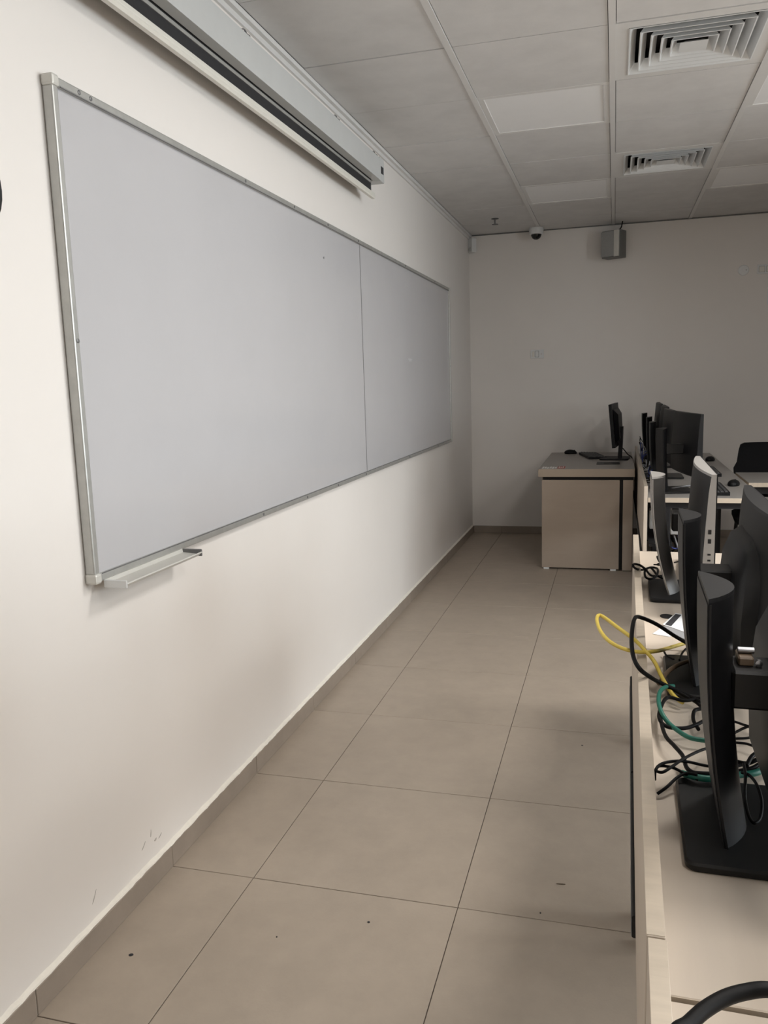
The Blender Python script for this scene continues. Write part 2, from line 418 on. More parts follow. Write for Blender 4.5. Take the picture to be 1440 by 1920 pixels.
# ------------------------------------------------------------------ projection screen
SY0, SY1, B = 1.55, 4.205, 2.33
ps = thing('projection_screen', 'white wall mounted roll-up projection screen case above the whiteboard', 'projector screen', (0, (SY0+SY1)/2, B))
c = (SY0+SY1)/2; a, b = SY0-c, SY1-c
bm = new(); prism(bm, [(.050, 2.518-B), (.112, 2.522-B), (.1215, 2.516-B), (.1215, 2.411-B), (.084, 2.411-B), (.084, 2.425-B), (.050, 2.425-B)], a+.06, b-.075, 'y')
obj('case', bm, 'case', ps)
for s in (a, b-.075):
    e = bxo('end_cap', (.048, .1225, s, s+.075, 2.408-B, 2.524-B), 'case', ps, .004, 2)
    bxo('badge', (.1222, .1237, s+.012, s+.056, 2.446-B, 2.480-B), 'ink', e)
bxo('slot', (.052, .083, a+.062, b-.078, 2.4225-B, 2.4248-B), 'blackg', ps)
bxo('screen_fabric', (.0765, .0785, a+.08, b-.098, 2.356-B, 2.424-B), 'fabric', ps)
bxo('fabric_border', (.0787, .0815, a+.08, b-.112, 2.3945-B, 2.4055-B), 'alu', ps)
bm = new(); prism(bm, [(.066, 2.330-B), (.081, 2.330-B), (.085, 2.338-B), (.083, 2.344-B), (.0835, 2.346-B), (.081, 2.358-B), (.068, 2.358-B)], a+.04, b-.045, 'y')
obj('bottom_bar', bm, 'cream', ps)
for y in (b-.12, b-.70, b-1.6, a+.2):
    bm = new(); box(bm, .001, .05, y-.012, y+.012, 2.500-B, 2.504-B); box(bm, .001, .005, y-.012, y+.012, 2.46-B, 2.56-B)
    hk = obj('bracket', bm, 'alu', ps)
    obj('hook', tube(new(), [(.105, y-.03, 2.519-B), (.105, y-.02, 2.532-B), (.105, y, 2.538-B), (.104, y+.016, 2.534-B), (.104, y+.018, 2.516-B)], .0022, 6), 'alud', hk)
    obj('hook', tube(new(), [(.105, y, 2.538-B), (.107, y, 2.53-B), (.1225, y+.003, 2.517-B)], .0018, 6), 'alud', hk)

# ------------------------------------------------------------------ small things on walls and ceiling
pir = thing('motion_sensor', 'small white motion sensor in the ceiling corner by the whiteboard wall', 'sensor', (.045, Y1-.045, 2.53), math.radians(-45))
bm = new(); prism(bm, [(-.028, -.058), (.028, -.058), (.030, .058), (-.030, .058)], -.034, .014, 'y'); obj('case', bm, 'white', pir, loc=(0, 0, .055))
obj('lens', lathe(new(), [(.0, -.010), (.014, -.008), (.018, 0)], 14, (0, -.034, .022), 'y'), 'greyp', pir)
sp = thing('sprinkler', 'small metal fire sprinkler head hanging from a ceiling tile', 'sprinkler', (.326, 6.801, H))
obj('flange', lathe(new(), [(.03, .0), (.03, -.003), (.012, -.008)], 16), 'alud', sp)
bm = new(); lathe(bm, [(.008, -.004), (.006, -.02), (.005, -.042)], 12); obj('body', bm, 'alud', sp)
obj('deflector', lathe(new(), [(.005, -.040), (.026, -.043), (.026, -.046), (.004, -.048)], 16), 'alud', sp)
cm = thing('security_camera', 'white ceiling dome security camera with black dome by the end wall', 'camera', (.604, 7.34, H))
obj('housing', lathe(new(), [(.0, 0), (.060, -.002), (.062, -.02), (.058, -.052), (.046, -.058)], 24), 'white', cm, 50)
obj('dome', lathe(new(), [(.046, -.056), (.042, -.072), (.032, -.088), (.018, -.097), (.001, -.10)], 20), 'screen', cm, 60)
ls = thing('loudspeaker', 'small grey white wall loudspeaker near the ceiling', 'speaker', (1.25, Y1-.13, 2.385), math.radians(-27))
bm = new(); prism(bm, rrect(-.085, .085, -.075, .055, .022), 0, .215, 'z'); obj('cabinet', bm, 'spk_shade', ls, 40)
bm = new(); prism(bm, rrect(-.079, .079, -.09, -.073, .008), .008, .207, 'z'); obj('grille', bm, 'spg', ls, 40)
bm = new(); prism(bm, rrect(.036, .081, -.0925, -.070, .008), .004, .211, 'z'); obj('baffle_edge', bm, 'alul', ls, 40)
bxo('bracket', (-.02, .02, .05, .16, .09, .13), 'greyp', ls)
obj('cable', tube(new(), [(.03, .05, .14), (-.03, .085, .19), (-.02, .07, .225), (.03, .05, .245), (.045, .05, .297)], .005, 6), 'rubber', ls)
sw = thing('light_switch', 'white double light switch plate on the end wall', 'switch', (.60, Y1, 1.586))
bxo('plate', (-.058, .058, -.009, -.0005, 0, .075), 'white', sw, .003, 2)
bxo('rocker', (-.046, -.024, -.0125, -.008, .014, .061), 'cream', sw, .002); bxo('rocker', (-.018, .012, -.0125, -.008, .012, .063), 'white', sw, .002)
bxo('rocker_gap', (-.0205, .0145, -.0094, -.0085, .0095, .0655), 'alud', sw)
obj('indicator', lathe(new(), [(.006, -.0105), (.006, -.008)], 12, (.036, 0, .037), 'y'), 'letter', sw)
jb = thing('junction_cover', 'round white cover plate high on the end wall', 'wall plate', (2.274, Y1, 2.197))
obj('disc', lathe(new(), [(.002, -.010), (.038, -.009), (.043, -.004), (.043, -.0005)], 28, (0, 0, .038), 'y'), 'white', jb, 40)
obj('screw', lathe(new(), [(.004, -.0115), (.004, -.009)], 10, (0.02, 0, .038), 'y'), 'alud', jb)
so = thing('wall_socket', 'white rectangular socket plate beside the round cover on the end wall', 'socket', (2.44, Y1, 2.198))
bxo('plate', (-.062, .062, -.010, -.0005, 0, .074), 'white', so, .003, 2)
for k in (-.028, .028): bxo('insert', (k-.021, k+.021, -.0122, -.009, .014, .060), 'cream', so, .002)
for k in (-.028, .028): bxo('insert_gap', (k-.023, k+.023, -.0106, -.0095, .012, .062), 'alud', so)
so2 = tag(bxo('cable_cover', (2.462, 2.474, Y1-.008, Y1-.0005, 1.95, 2.197), 'white'), 'thin white cable duct below the rectangular socket plate', 'cable duct')
wf = thing('wall_fixture', 'dark rounded fixture on the wall beyond the pen tray end of the whiteboard', 'fixture', (0, 1.410, 1.72))
obj('rim', lathe(new(), [(.100, .0005), (.105, .012), (.098, .024), (.090, .02)], 32, (0, 0, .105), 'x'), 'black', wf, 40)
obj('face', lathe(new(), [(.091, .002), (.091, .016), (.002, .016)], 32, (0, 0, .105), 'x'), 'cream', wf)

# ------------------------------------------------------------------ teacher's desk
td = thing('teacher_desk', 'beige laminate teacher desk with thick grey top and dark reveal gaps', 'desk', (0, 0, 0))
TY0, TY1 = 6.033, 7.40
top = bxo('tabletop', (.732, 1.412, TY0, TY1, .692, .750), 'tedge', td, .002)
bxo('top_surface', (.734, 1.410, TY0+.002, TY1-.002, .7495, .7512), 'ttop', top)
bxo('side_panel', (.757, 1.309, TY0+.012, TY0+.040, .012, .668), 'tlam', td, .0015)
bxo('side_panel', (1.333, 1.402, TY0+.012, TY0+.040, .004, .668), 'tlam', td, .0015)
bxo('reveal', (.765, 1.405, TY0+.030, TY0+.05, .006, .692), 'blackg', td)
bxo('modesty_panel', (1.372, 1.402, TY0+.05, TY1-.03, .05, .690), 'tlam', td)
bxo('side_panel', (.757, 1.402, TY1-.045, TY1-.02, .012, .690), 'tlam', td)
bxo('drawer_unit', (.757, .775, TY0+.05, TY0+.47, .012, .690), 'tlam', td)
for x in (.79, 1.27): bxo('foot', (x-.02, x+.02, TY0+.012, TY0+.038, 0, .012), 'white', td)
for x in (.79, 1.38): bxo('foot', (x-.015, x+.015, TY1-.045, TY1-.02, 0, .012), 'white', td)
bxo('foot', (.757, .775, TY0+.06, TY0+.46, 0, .012), 'white', td); bxo('foot', (1.34, 1.395, TY0+.013, TY0+.038, 0, .004), 'blackg', td)
gp = thing('cable_grommet', 'dark grey rectangular cable grommet let into the teacher desk top', 'grommet', (1.225, 6.42, .7512))
bxo('plate', (-.085, .085, -.085, .085, 0, .004), 'dgrey', gp, .0015); bxo('flap', (-.03, .075, -.055, .06, .004, .0055), 'black', gp)
stk = thing('desk_sticker', 'small white and red printed sticker on the teacher desk edge', 'sticker', (.755, 6.06, .7513))
for k in range(6): bxo('letter', (k*.0185, k*.0185+.013, (k % 2)*.012, .125-(k % 3)*.014, 0, .0012), 'sletter', stk)
bxo('red_block', (.112, .165, 0, .14, 0, .0012), 'red', stk)
for k in range(3): bxo('stroke', (.120+k*.014, .126+k*.014, .02, .12-(k % 2)*.03, .0012, .0018), 'sletter', stk)

def keyboard(name, label, loc, rz, z=.7512, w=.44, d=.14):
    t = thing(name, label, 'keyboard', (*loc, z), rz, 'black computer keyboards')
    bm = new(); prism(bm, [(-d/2, 0), (d/2, 0), (d/2, .020), (-d/2, .012)], -w/2, w/2, 'y'); obj('body', bm, 'black', t)
    k0 = None
    rows_ = 6; n = 17
    for r in range(rows_):
        x = -d/2+.018+r*(d-.036)/(rows_-1); zz_ = .012+.008*(x+d/2)/d
        for q in range(n):
            y = -w/2+.018+q*(w-.036)/(n-1)
            if k0 is None:
                k0 = obj('key', prism_key(), 'key', t, loc=(x, y, zz_))
            else: again(k0, t, (x, y, zz_))
    return t
def prism_key():
    bm = new(); loft(bm, [[(-.0085, -.0105, -.001), (.0085, -.0105, -.001), (.0085, .0105, -.001), (-.0085, .0105, -.001)], [(-.0065, -.0085, .006), (.0065, -.0085, .006), (.0065, .0085, .006), (-.0065, .0085, .006)]])
    return bm
def mouse(label, loc, rz, z=.7512, s=1):
    t = thing('computer_mouse', label, 'mouse', (*loc, z), rz, 'black computer mice')
    rings = []
    for h, k in ((0, .92), (.008, 1.0), (.018, .93), (.028, .72), (.034, .4), (.036, .08)):
        rings.append([(.058*s*k*math.cos(a)-.006*(h/.036), .033*s*k*math.sin(a), h) for a in [2*PI*i/18 for i in range(18)]])
    obj('shell', loft(new(), rings), 'black', t, 60)
    obj('wheel', lathe(new(), [(.001, -.004), (.008, -.004), (.008, .004), (.001, .004)], 12, (.03, 0, .026), 'y'), 'dgrey', t)
    return t
keyboard('computer_keyboard', 'black keyboard on the teacher desk below its monitor', (1.10, 6.98), PI+.22, .7513, .44, .15)
mouse('black computer mouse near the back corner of the teacher desk', (.905, 7.27), 0, .7513, .95)
tm = thing('desktop_monitor', 'black desktop monitor on the teacher desk turned to the whiteboard wall', 'monitor', (1.285, 6.78, .7512), PI-.10)
bm = new(); prism(bm, rrect(-.10, .12, -.13, .13, .03), 0, .012); obj('base', bm, 'black', tm)
bm = new(); loft(bm, [[(x+dx, y, z) for x, y in ((-.012, -.03), (.016, -.03), (.016, .03), (-.012, .03))] for z, dx in ((.01, -.03), (.10, -.035), (.26, -.04))]); obj('stand_neck', bm, 'black', tm)
hd = new(); loft(hd, [[(x, -.25, z) for x, z in ((.028, .105), (.060, .44), (.036, .442), (.004, .107))], [(x, .25, z) for x, z in ((.028, .105), (.060, .44), (.036, .442), (.004, .107))]])
hdo = obj('casing', hd, 'black', tm, loc=(-.02, 0, 0))
hd = new(); loft(hd, [[(x, -.235, z) for x, z in ((.0305, .122), (.0585, .425), (.0575, .425), (.0295, .122))], [(x, .235, z) for x, z in ((.0305, .122), (.0585, .425), (.0575, .425), (.0295, .122))]])
obj('screen', hd, 'screen', tm, loc=(-.0195, 0, 0))
hd = new(); loft(hd, [[(.006, y, .14) for y in (-.2, .2)] + [(.026, y, .40) for y in (.2, -.2)], [(-.018, y, .17) for y in (-.15, .15)] + [(-.004, y, .36) for y in (.15, -.15)]])
obj('rear_cover', hd, 'black', tm, loc=(-.02, 0, 0))
tag(obj('monitor_cable', tube(new(), [(1.31, 6.80, .86), (1.345, 6.83, .82), (1.375, 6.86, .78), (1.405, 6.83, .757), (1.418, 6.80, .70), (1.42, 6.79, .45)], .004, 6), 'rubber'), 'black cable running from the teacher monitor over the desk edge', 'cable')

# ------------------------------------------------------------------ pupils' desks
def desk(name, label, cx, cy, length, rz=0, group=None, width=.60, top='lam', z=.75, legs_at=(.06, -.06), tray=True):
    """origin at the middle of the panel side on the floor; +x towards the seats, y along the desk"""
    t = thing(name, label, 'desk', (cx, cy, 0), rz, group); h = length/2-.0015
    tp = bxo('tabletop', (.0205, width, -h, h, z-.027, z), top, t, .0012)
    for a, b in ((-h-.0004, -h+.002), (h-.002, h+.0004)): bxo('edge_band', (.0215, width-.001, a, b, z-.026, z-.001), 'edge', tp)
    bxo('edge_band', (width-.002, width+.0004, -h+.001, h-.001, z-.026, z-.001), 'edge', tp)
    bm = new()
    for s in (-1, 1):
        y = s*(h-.05)
        lg = new(); box(lg, .10, .14, y-.02, y+.02, .03, z-.060, .003); obj('leg', lg, 'bmetal', t)
        lg = new(); box(lg, width-.10, width-.06, y-.02, y+.02, .03, z-.060, .003); obj('leg', lg, 'bmetal', t)
        bxo('foot', (.04, width-.02, y-.025, y+.025, 0, .03), 'bmetal', t, .004)
        bxo('top_rail', (.04, width-.03, y-.02, y+.02, z-.062, z-.027), 'bmetal', t)
    bxo('long_rail', (.10, .14, -h+.075, h-.075, z-.075, z-.027), 'bmetal', t); bxo('long_rail', (width-.10, width-.06, -h+.075, h-.075, z-.075, z-.027), 'bmetal', t)
    if tray: bxo('cable_tray', (.035, .16, -h+.10, h-.10, .46, .475), 'bmetal', t)
    return t
def front_panel(t, ya, yb, trunk=None, z0=.43, z1=.812):
    pn = bxo('front_panel', (0, .0195, ya, yb, z0, z1), 'lam', t, .001)
    bxo('edge_band', (.0004, .0191, ya+.001, yb-.001, z1-.0008, z1+.0006), 'edge', pn)
    if trunk:
        bm = new(); prism(bm, rrect(-.006, .016, z0-.045, z0-.0005, .004, 3), trunk[0], trunk[1], 'y'); obj('cable_trunk', bm, 'blackg', t, 40)
        bxo('trunk_lip', (-.0072, -.0061, trunk[0], trunk[1]-.002, z0-.044, z0-.036), 'alu', t)
    return pn
RA = math.atan2(-.0355, 2.33)               # the near row stands slightly askew
def rowA(y): return 1.3015+(y-.83)*.0152
dA2 = desk('computer_desk', 'beige computer desk carrying the silver all-in-one and the paper slips', rowA(2.573), 2.573, 1.165, RA, 'desks in the near row')
dA1 = desk('computer_desk', 'beige computer desk carrying the two black all-in-one computers', rowA(1.405), 1.405, 1.165, RA, 'desks in the near row')
dA0 = desk('computer_desk', 'bare beige computer desk under the thick black cable', rowA(.235)+.0012, .235, 1.165, RA, 'desks in the near row')
front_panel(dA2, 1.64-2.573+.0008, .581, (-.58, .10))
front_panel(dA1, -.575, 1.64-1.405-.0008, (.012, .58))
bxo('bracket', (.0195, .03, .25, .56, .64, .70), 'bmetal', dA1)
front_panel(dA0, -.58, .5915)
tB1 = desk('computer_desk', 'grey beige computer desk in the far row with white boxes under it', 1.428, 5.262, 1.345, math.radians(-.3), 'desks in the far row', top='glam')
tB2 = desk('computer_desk', 'grey beige computer desk in the far row against the end wall', 1.435, 6.607, 1.345, math.radians(-.3), 'desks in the far row', top='glam')
for t in (tB1, tB2): front_panel(t, -.671, .671, (-.67, .67))
dC = desk('computer_desk', 'beige computer desk standing across the room in front of the black chair', 2.62, 5.835, 1.15, -PI/2, None, .58, top='glam')

# ------------------------------------------------------------------ all-in-one computers
def lens(y0, y1, xf, t0, t1, n=14):
    """plan outline, flat face at x=xf (towards +x), convex towards -x"""
    o = [(xf, y0), (xf, y1)]
    for k in range(n+1):
        u = k/n; y = y1+(y0-y1)*u; s = 1-(2*u-1)**2
        o.append((xf-t0-(t1-t0)*s, y))
    return o
def aio(label, loc, rz, shell, trim, base_m, hx=.085, raise_=0, hrz=0, group=None, cover=False, ports=True, col_m=None, lean=-.030, w=.53, hh=.33, z=.7505, bx=(-.072, .17), hy=0, back_m=None, cap_m=None, hinge=False):
    t = thing('all_in_one_computer', label, 'computer', (*loc, z), rz, group)
    bm = new(); loft(bm, [[(x, y, h) for x, y in rrect(bx[0]+i, bx[1]-i, -.125+i, .125-i, .014)] for i, h in ((.002, 0), (0, .003), (0, .009), (.003, .012))])
    bo = obj('base', bm, base_m, t, 35)
    # stand: flat towards -x, convex towards +x, sweeping back as it rises
    rings = []
    for k in range(13):
        u = k/12; zz_ = .010+.345*u; dx = lean*(1-(1-u)**2.2)
        hw, th = .079+.004*u, .036+.004*u
        r = [(-th/2+dx, -hw, zz_), (-th/2+dx, hw, zz_)]
        for q in range(1, 14):
            v = q/14; r.append((-th/2+dx+th*math.sin(PI*v)**.8, hw-2*hw*v, zz_+(.006*math.sin(PI*v) if k == 12 else 0)))
        rings.append(r)
    so_ = obj('stand', loft(new(), rings), col_m or trim, t, 30)
    br = []
    for k in range(13):
        u = k/12; zz_ = .0105+.343*u; dx = lean*(1-(1-u)**2.2); hw, th = .079+.004*u, .036+.004*u
        xa = -th/2+dx
        br.append([(xa-.0012, -hw+.002, zz_), (xa-.0012, hw-.002, zz_), (xa+.004, hw+.0006, zz_), (xa+.004, -hw-.0006, zz_)])
    obj('stand_back', loft(new(), br), back_m or trim, so_, 30)
    if cap_m:
        r0 = rings[-1]; obj('stand_cap', loft(new(), [[(x, y*1.002, .3555) for x, y, _ in r0], [(x, y*.995, .3615) for x, y, _ in r0]]), cap_m, so_)
    # head
    Z0, Z1 = .06+raise_, .06+hh+raise_
    h = bpy.data.objects.new('head', None)
    piv = (hx, hy, 0)
    def add(name, bm, m, sm=None, par=None):
        o = obj(name, bm, m, par or t, sm)
        if par is None: o.location = piv; o.rotation_euler = (0, 0, hrz)
        return o
    bx_ = new(); loft(bx_, [[(x, y, zz_) for x, y in lens(-w/2, w/2, 0, a_, b_)] for zz_, a_, b_ in
        ((Z0, .016, .030), (Z0+.015, .026, .048), (Z0+.10, .026, .050), (Z0+.20, .021, .044), (Z0+.28, .016, .038), (Z1-.006, .012, .034))])
    back = add('rear_shell', bx_, shell, 40)
    bx_ = new(); loft(bx_, [[(x, y, zz_) for x, y in lens(-w/2-.001, w/2+.001, .001, a_, b_)] for zz_, a_, b_ in ((Z1-.006, .013, .035), (Z1, .012, .033))])
    add('top_cap', bx_, trim)
    for s in (-1, 1):
        bx_ = new(); y = s*(w/2)
        pr = [(.001, Z0), (.001, Z1-.006), (-.012, Z1-.006), (-.017, Z0+.28), (-.022, Z0+.20), (-.027, Z0+.10), (-.027, Z0+.015), (-.017, Z0)]
        prism(bx_, pr, y-.0012 if s < 0 else y-.004, y+.004 if s < 0 else y+.0012, 'y')
        sd = add('side_frame', bx_, trim)
        if s < 0 and ports:
            for zz_, hz, hw_ in ((.237, .006, .004), (.212, .006, .004), (.176, .0022, .004), (.160, .0022, .004)):
                bxo('port', (-.016, -.016+2*hw_, y-.0020, y-.0009, zz_+raise_-hz, zz_+raise_+hz), 'blackg', sd)
    fr = new()
    for d in ((-w/2, w/2, Z0, Z0+.04), (-w/2, w/2, Z1-.022, Z1), (-w/2, -w/2+.018, Z0+.04, Z1-.022), (w/2-.018, w/2, Z0+.04, Z1-.022)): box(fr, .001, .004, *d)
    add('bezel', fr, 'black')
    sc = new(); box(sc, .0008, .0028, -w/2+.018, w/2-.018, Z0+.04, Z1-.022); add('screen', sc, 'screen')
    if cover:
        cv = new(); out = []
        for zz_ in (Z0+.004, Z0+.02, Z0+.10, Z0+.18, Z0+.235, Z0+.262): out.append(zz_)
        rg = []
        for zz_, hw, d in ((Z0+.002, .150, .058), (Z0+.02, .165, .070), (Z0+.12, .178, .073), (Z0+.20, .170, .066), (Z0+.245, .140, .054), (Z0+.268, .09, .040)):
            rg.append([(-d, -hw+.02, zz_), (-d+.008, -hw, zz_), (-.02, -hw-.01, zz_), (-.02, hw+.01, zz_), (-d+.008, hw, zz_), (-d, hw-.02, zz_)])
        add('rear_cover', loft(cv, rg), shell, 50)
    for k in range(5):
        pass
    ar = new(); xb = hx-.030; box(ar, -.012, xb, -.035, .035, .195+raise_*.5, .25+raise_*.5, .004); arm = obj('mount_arm', ar, 'satin', t)
    if hinge:
        bxo('hinge_plate', (-.002, .018, -.012, .028, .2495, .262), 'brownp', arm, .002)
        obj('hinge_pin', lathe(new(), [(.001, -.008), (.0045, -.007), (.0045, .014), (.001, .015)], 12, (.006, .008, .2665), 'x'), 'steel', arm)
        obj('hinge_screw', lathe(new(), [(.001, -.003), (.005, -.002), (.005, .004)], 10, (.024, -.012, .255), 'y'), 'steel', arm)
    return t
G = 'all-in-one computers on the near row'
aio('silver all-in-one computer with side ports and silver stand', (1.443, 2.54), RA, 'dgrey', 'silver', 'dgrey', .083, 0, 0, G, lean=-.052, col_m='dsil', back_m='silver', cap_m='silver')
aio('black all-in-one computer next to the silver one', (1.448, 1.795), RA, 'dgrey', 'dgrey', 'satin', .118, 0, 0, G, True, False, 'black', lean=-.028, back_m='dgrey', cap_m='dgrey')
aio('black all-in-one computer next to the bare desk', (1.434, 1.183), RA, 'dgrey', 'dgrey', 'satin', .108, 0, 0, G, True, False, 'black', lean=-.030, back_m='dgrey', cap_m='dgrey', hinge=True)
G = 'all-in-one computers on the far row'
aio('black all-in-one computer with turned screen at the open end of the far row', (1.545, 4.86), math.radians(11), 'black', 'black', 'satin', .135, .035, 0, G, False, False, 'black', lean=-.015, hh=.345, bx=(-.06, .15), hy=.04)
aio('black all-in-one computer with grey edged stand, second in the far row', (1.525, 5.55), 0, 'dgrey', 'dgrey', 'satin', .09, .045, math.radians(3), G, False, False, 'dgrey', lean=-.02)
aio('black all-in-one computer, third in the far row', (1.525, 6.22), 0, 'dgrey', 'dgrey', 'satin', .10, .045, 0, G, False, False, 'black', lean=-.015)
aio('black all-in-one computer next to the end wall', (1.53, 6.88), 0, 'dgrey', 'dgrey', 'satin', .09, .045, 0, G, False, False, 'black', lean=-.03)
keyboard('computer_keyboard', 'black keyboard at the open end of the far row', (1.80, 4.90), 0, .7503, .44, .14)
mouse('black computer mouse beside the far row keyboard', (1.945, 5.12), 1.2, .7503, 1.0)
mouse('black computer mouse by the second computer of the far row', (1.97, 6.60), 1.2, .7503, 1.0)
keyboard('computer_keyboard', 'black keyboard further along the far row', (1.86, 5.78), 0, .7503, .44, .14)

# ------------------------------------------------------------------ chair behind the crosswise desk
ch = thing('office_chair', 'black padded chair behind the crosswise desk', 'chair', (2.29, 5.98, 0), math.radians(-4))
bm = new(); rg = []
for zz_, hw, dy in ((.56, .20, .02), (.62, .225, .03), (.76, .235, .045), (.80, .215, .05), (.88, .205, .06), (.918, .195, .066), (.93, .17, .068)):
    rr = []
    for k in range(11): u = -1+k/5; rr.append((hw*u, dy-.05*(u*u)+.0, zz_))
    for k in range(11): u = 1-k/5; rr.append((hw*u*.99, dy+.035-.05*(u*u), zz_))
    rg.append(rr)
obj('backrest', loft(bm, rg), 'fab', ch, 50)
bm = new(); loft(bm, [[(x, y, zz_) for x, y in rrect(-.24+i, .24-i, -.44+i, 0.0-i, .06)] for i, zz_ in ((.02, .43), (0, .45), (0, .475), (.03, .495))]); obj('seat', bm, 'fab', ch, 50)
for s in (-1, 1):
    obj('back_support', tube(new(), [(s*.12, .02, .44), (s*.12, .055, .52), (s*.12, .07, .62)], .012), 'bmetal', ch)
    for yy in (-.40, -.02): obj('leg', tube(new(), [(s*.20, yy, .44), (s*.235, yy*1.06+.01, 0.0)], .012), 'bmetal', ch)

# ------------------------------------------------------------------ things lying on and under the desks
def placed(bm, name, m, label, cat, group=None, sm=None): return tag(obj(name, bm, m, None, sm), label, cat, group)
def flat(parent, name, pts, z0, z1, m, o=(0, 0)): bm = new(); prism(bm, [(x-o[0], y-o[1]) for x, y in pts], z0, z1); return obj(name, bm, m, parent)
pp = thing('paper_slip', 'white paper label sheet with a black bar lying on the near row', 'paper', (1.44, 2.20, .7517)); o_ = (1.44, 2.20)
flat(pp, 'sheet', [(1.392, 2.192), (1.432, 2.306), (1.490, 2.285), (1.500, 2.06), (1.412, 2.172)], 0, .0009, 'paper', o_)
flat(pp, 'black_bar', [(1.398, 2.191), (1.432, 2.298), (1.446, 2.290), (1.413, 2.180)], .0009, .0014, 'ink', o_)
for k in range(4): flat(pp, 'print_line', [(1.445+k*.008, 2.16), (1.447+k*.008, 2.16), (1.462+k*.008, 2.26), (1.460+k*.008, 2.26)], .0009, .0012, 'letter', o_)
p2 = thing('paper_strip', 'grey tinted paper strip tucked under the white label sheet', 'paper', (1.42, 2.12, .7504)); o_ = (1.42, 2.12)
flat(p2, 'sheet', [(1.386, 2.182), (1.412, 2.182), (1.50, 2.075), (1.49, 2.035), (1.413, 2.102)], 0, .0010, 'greycab', o_)
flat(p2, 'torn_corner', [(1.363, 2.110), (1.387, 2.163), (1.413, 2.104), (1.402, 2.092)], 0, .0008, 'paper', o_)
bm = new(); prism(bm, [(1.407+.017*math.cos(a), 2.277+.022*math.sin(a)) for a in [2*PI*k/20 for k in range(20)]], .7503, .7516)
placed(bm, 'round_pad', 'dgrey', 'flat dark grey round pad on the desk beside the paper label', 'pad')
sp_ = thing('power_strip', 'white power strip with plugs lying behind the silver computer', 'power strip', (1.505, 2.86, .7503), math.radians(-4))
bxo('body', (-.025, .025, -.15, .15, 0, .028), 'white', sp_, .004, 2)
for k in range(4): bxo('plug', (-.018, .018, -.12+k*.065, -.088+k*.065, .028, .055 if k % 2 else .035), 'black' if k % 2 else 'white', sp_, .003)
hb = thing('usb_hub', 'small black box with light base near the end of the near row', 'box', (1.60, 2.60, .7503), .1)
bxo('body', (-.03, .03, -.05, .05, .010, .045), 'black', hb, .003); bxo('base', (-.035, .035, -.06, .06, 0, .010), 'white', hb, .002)

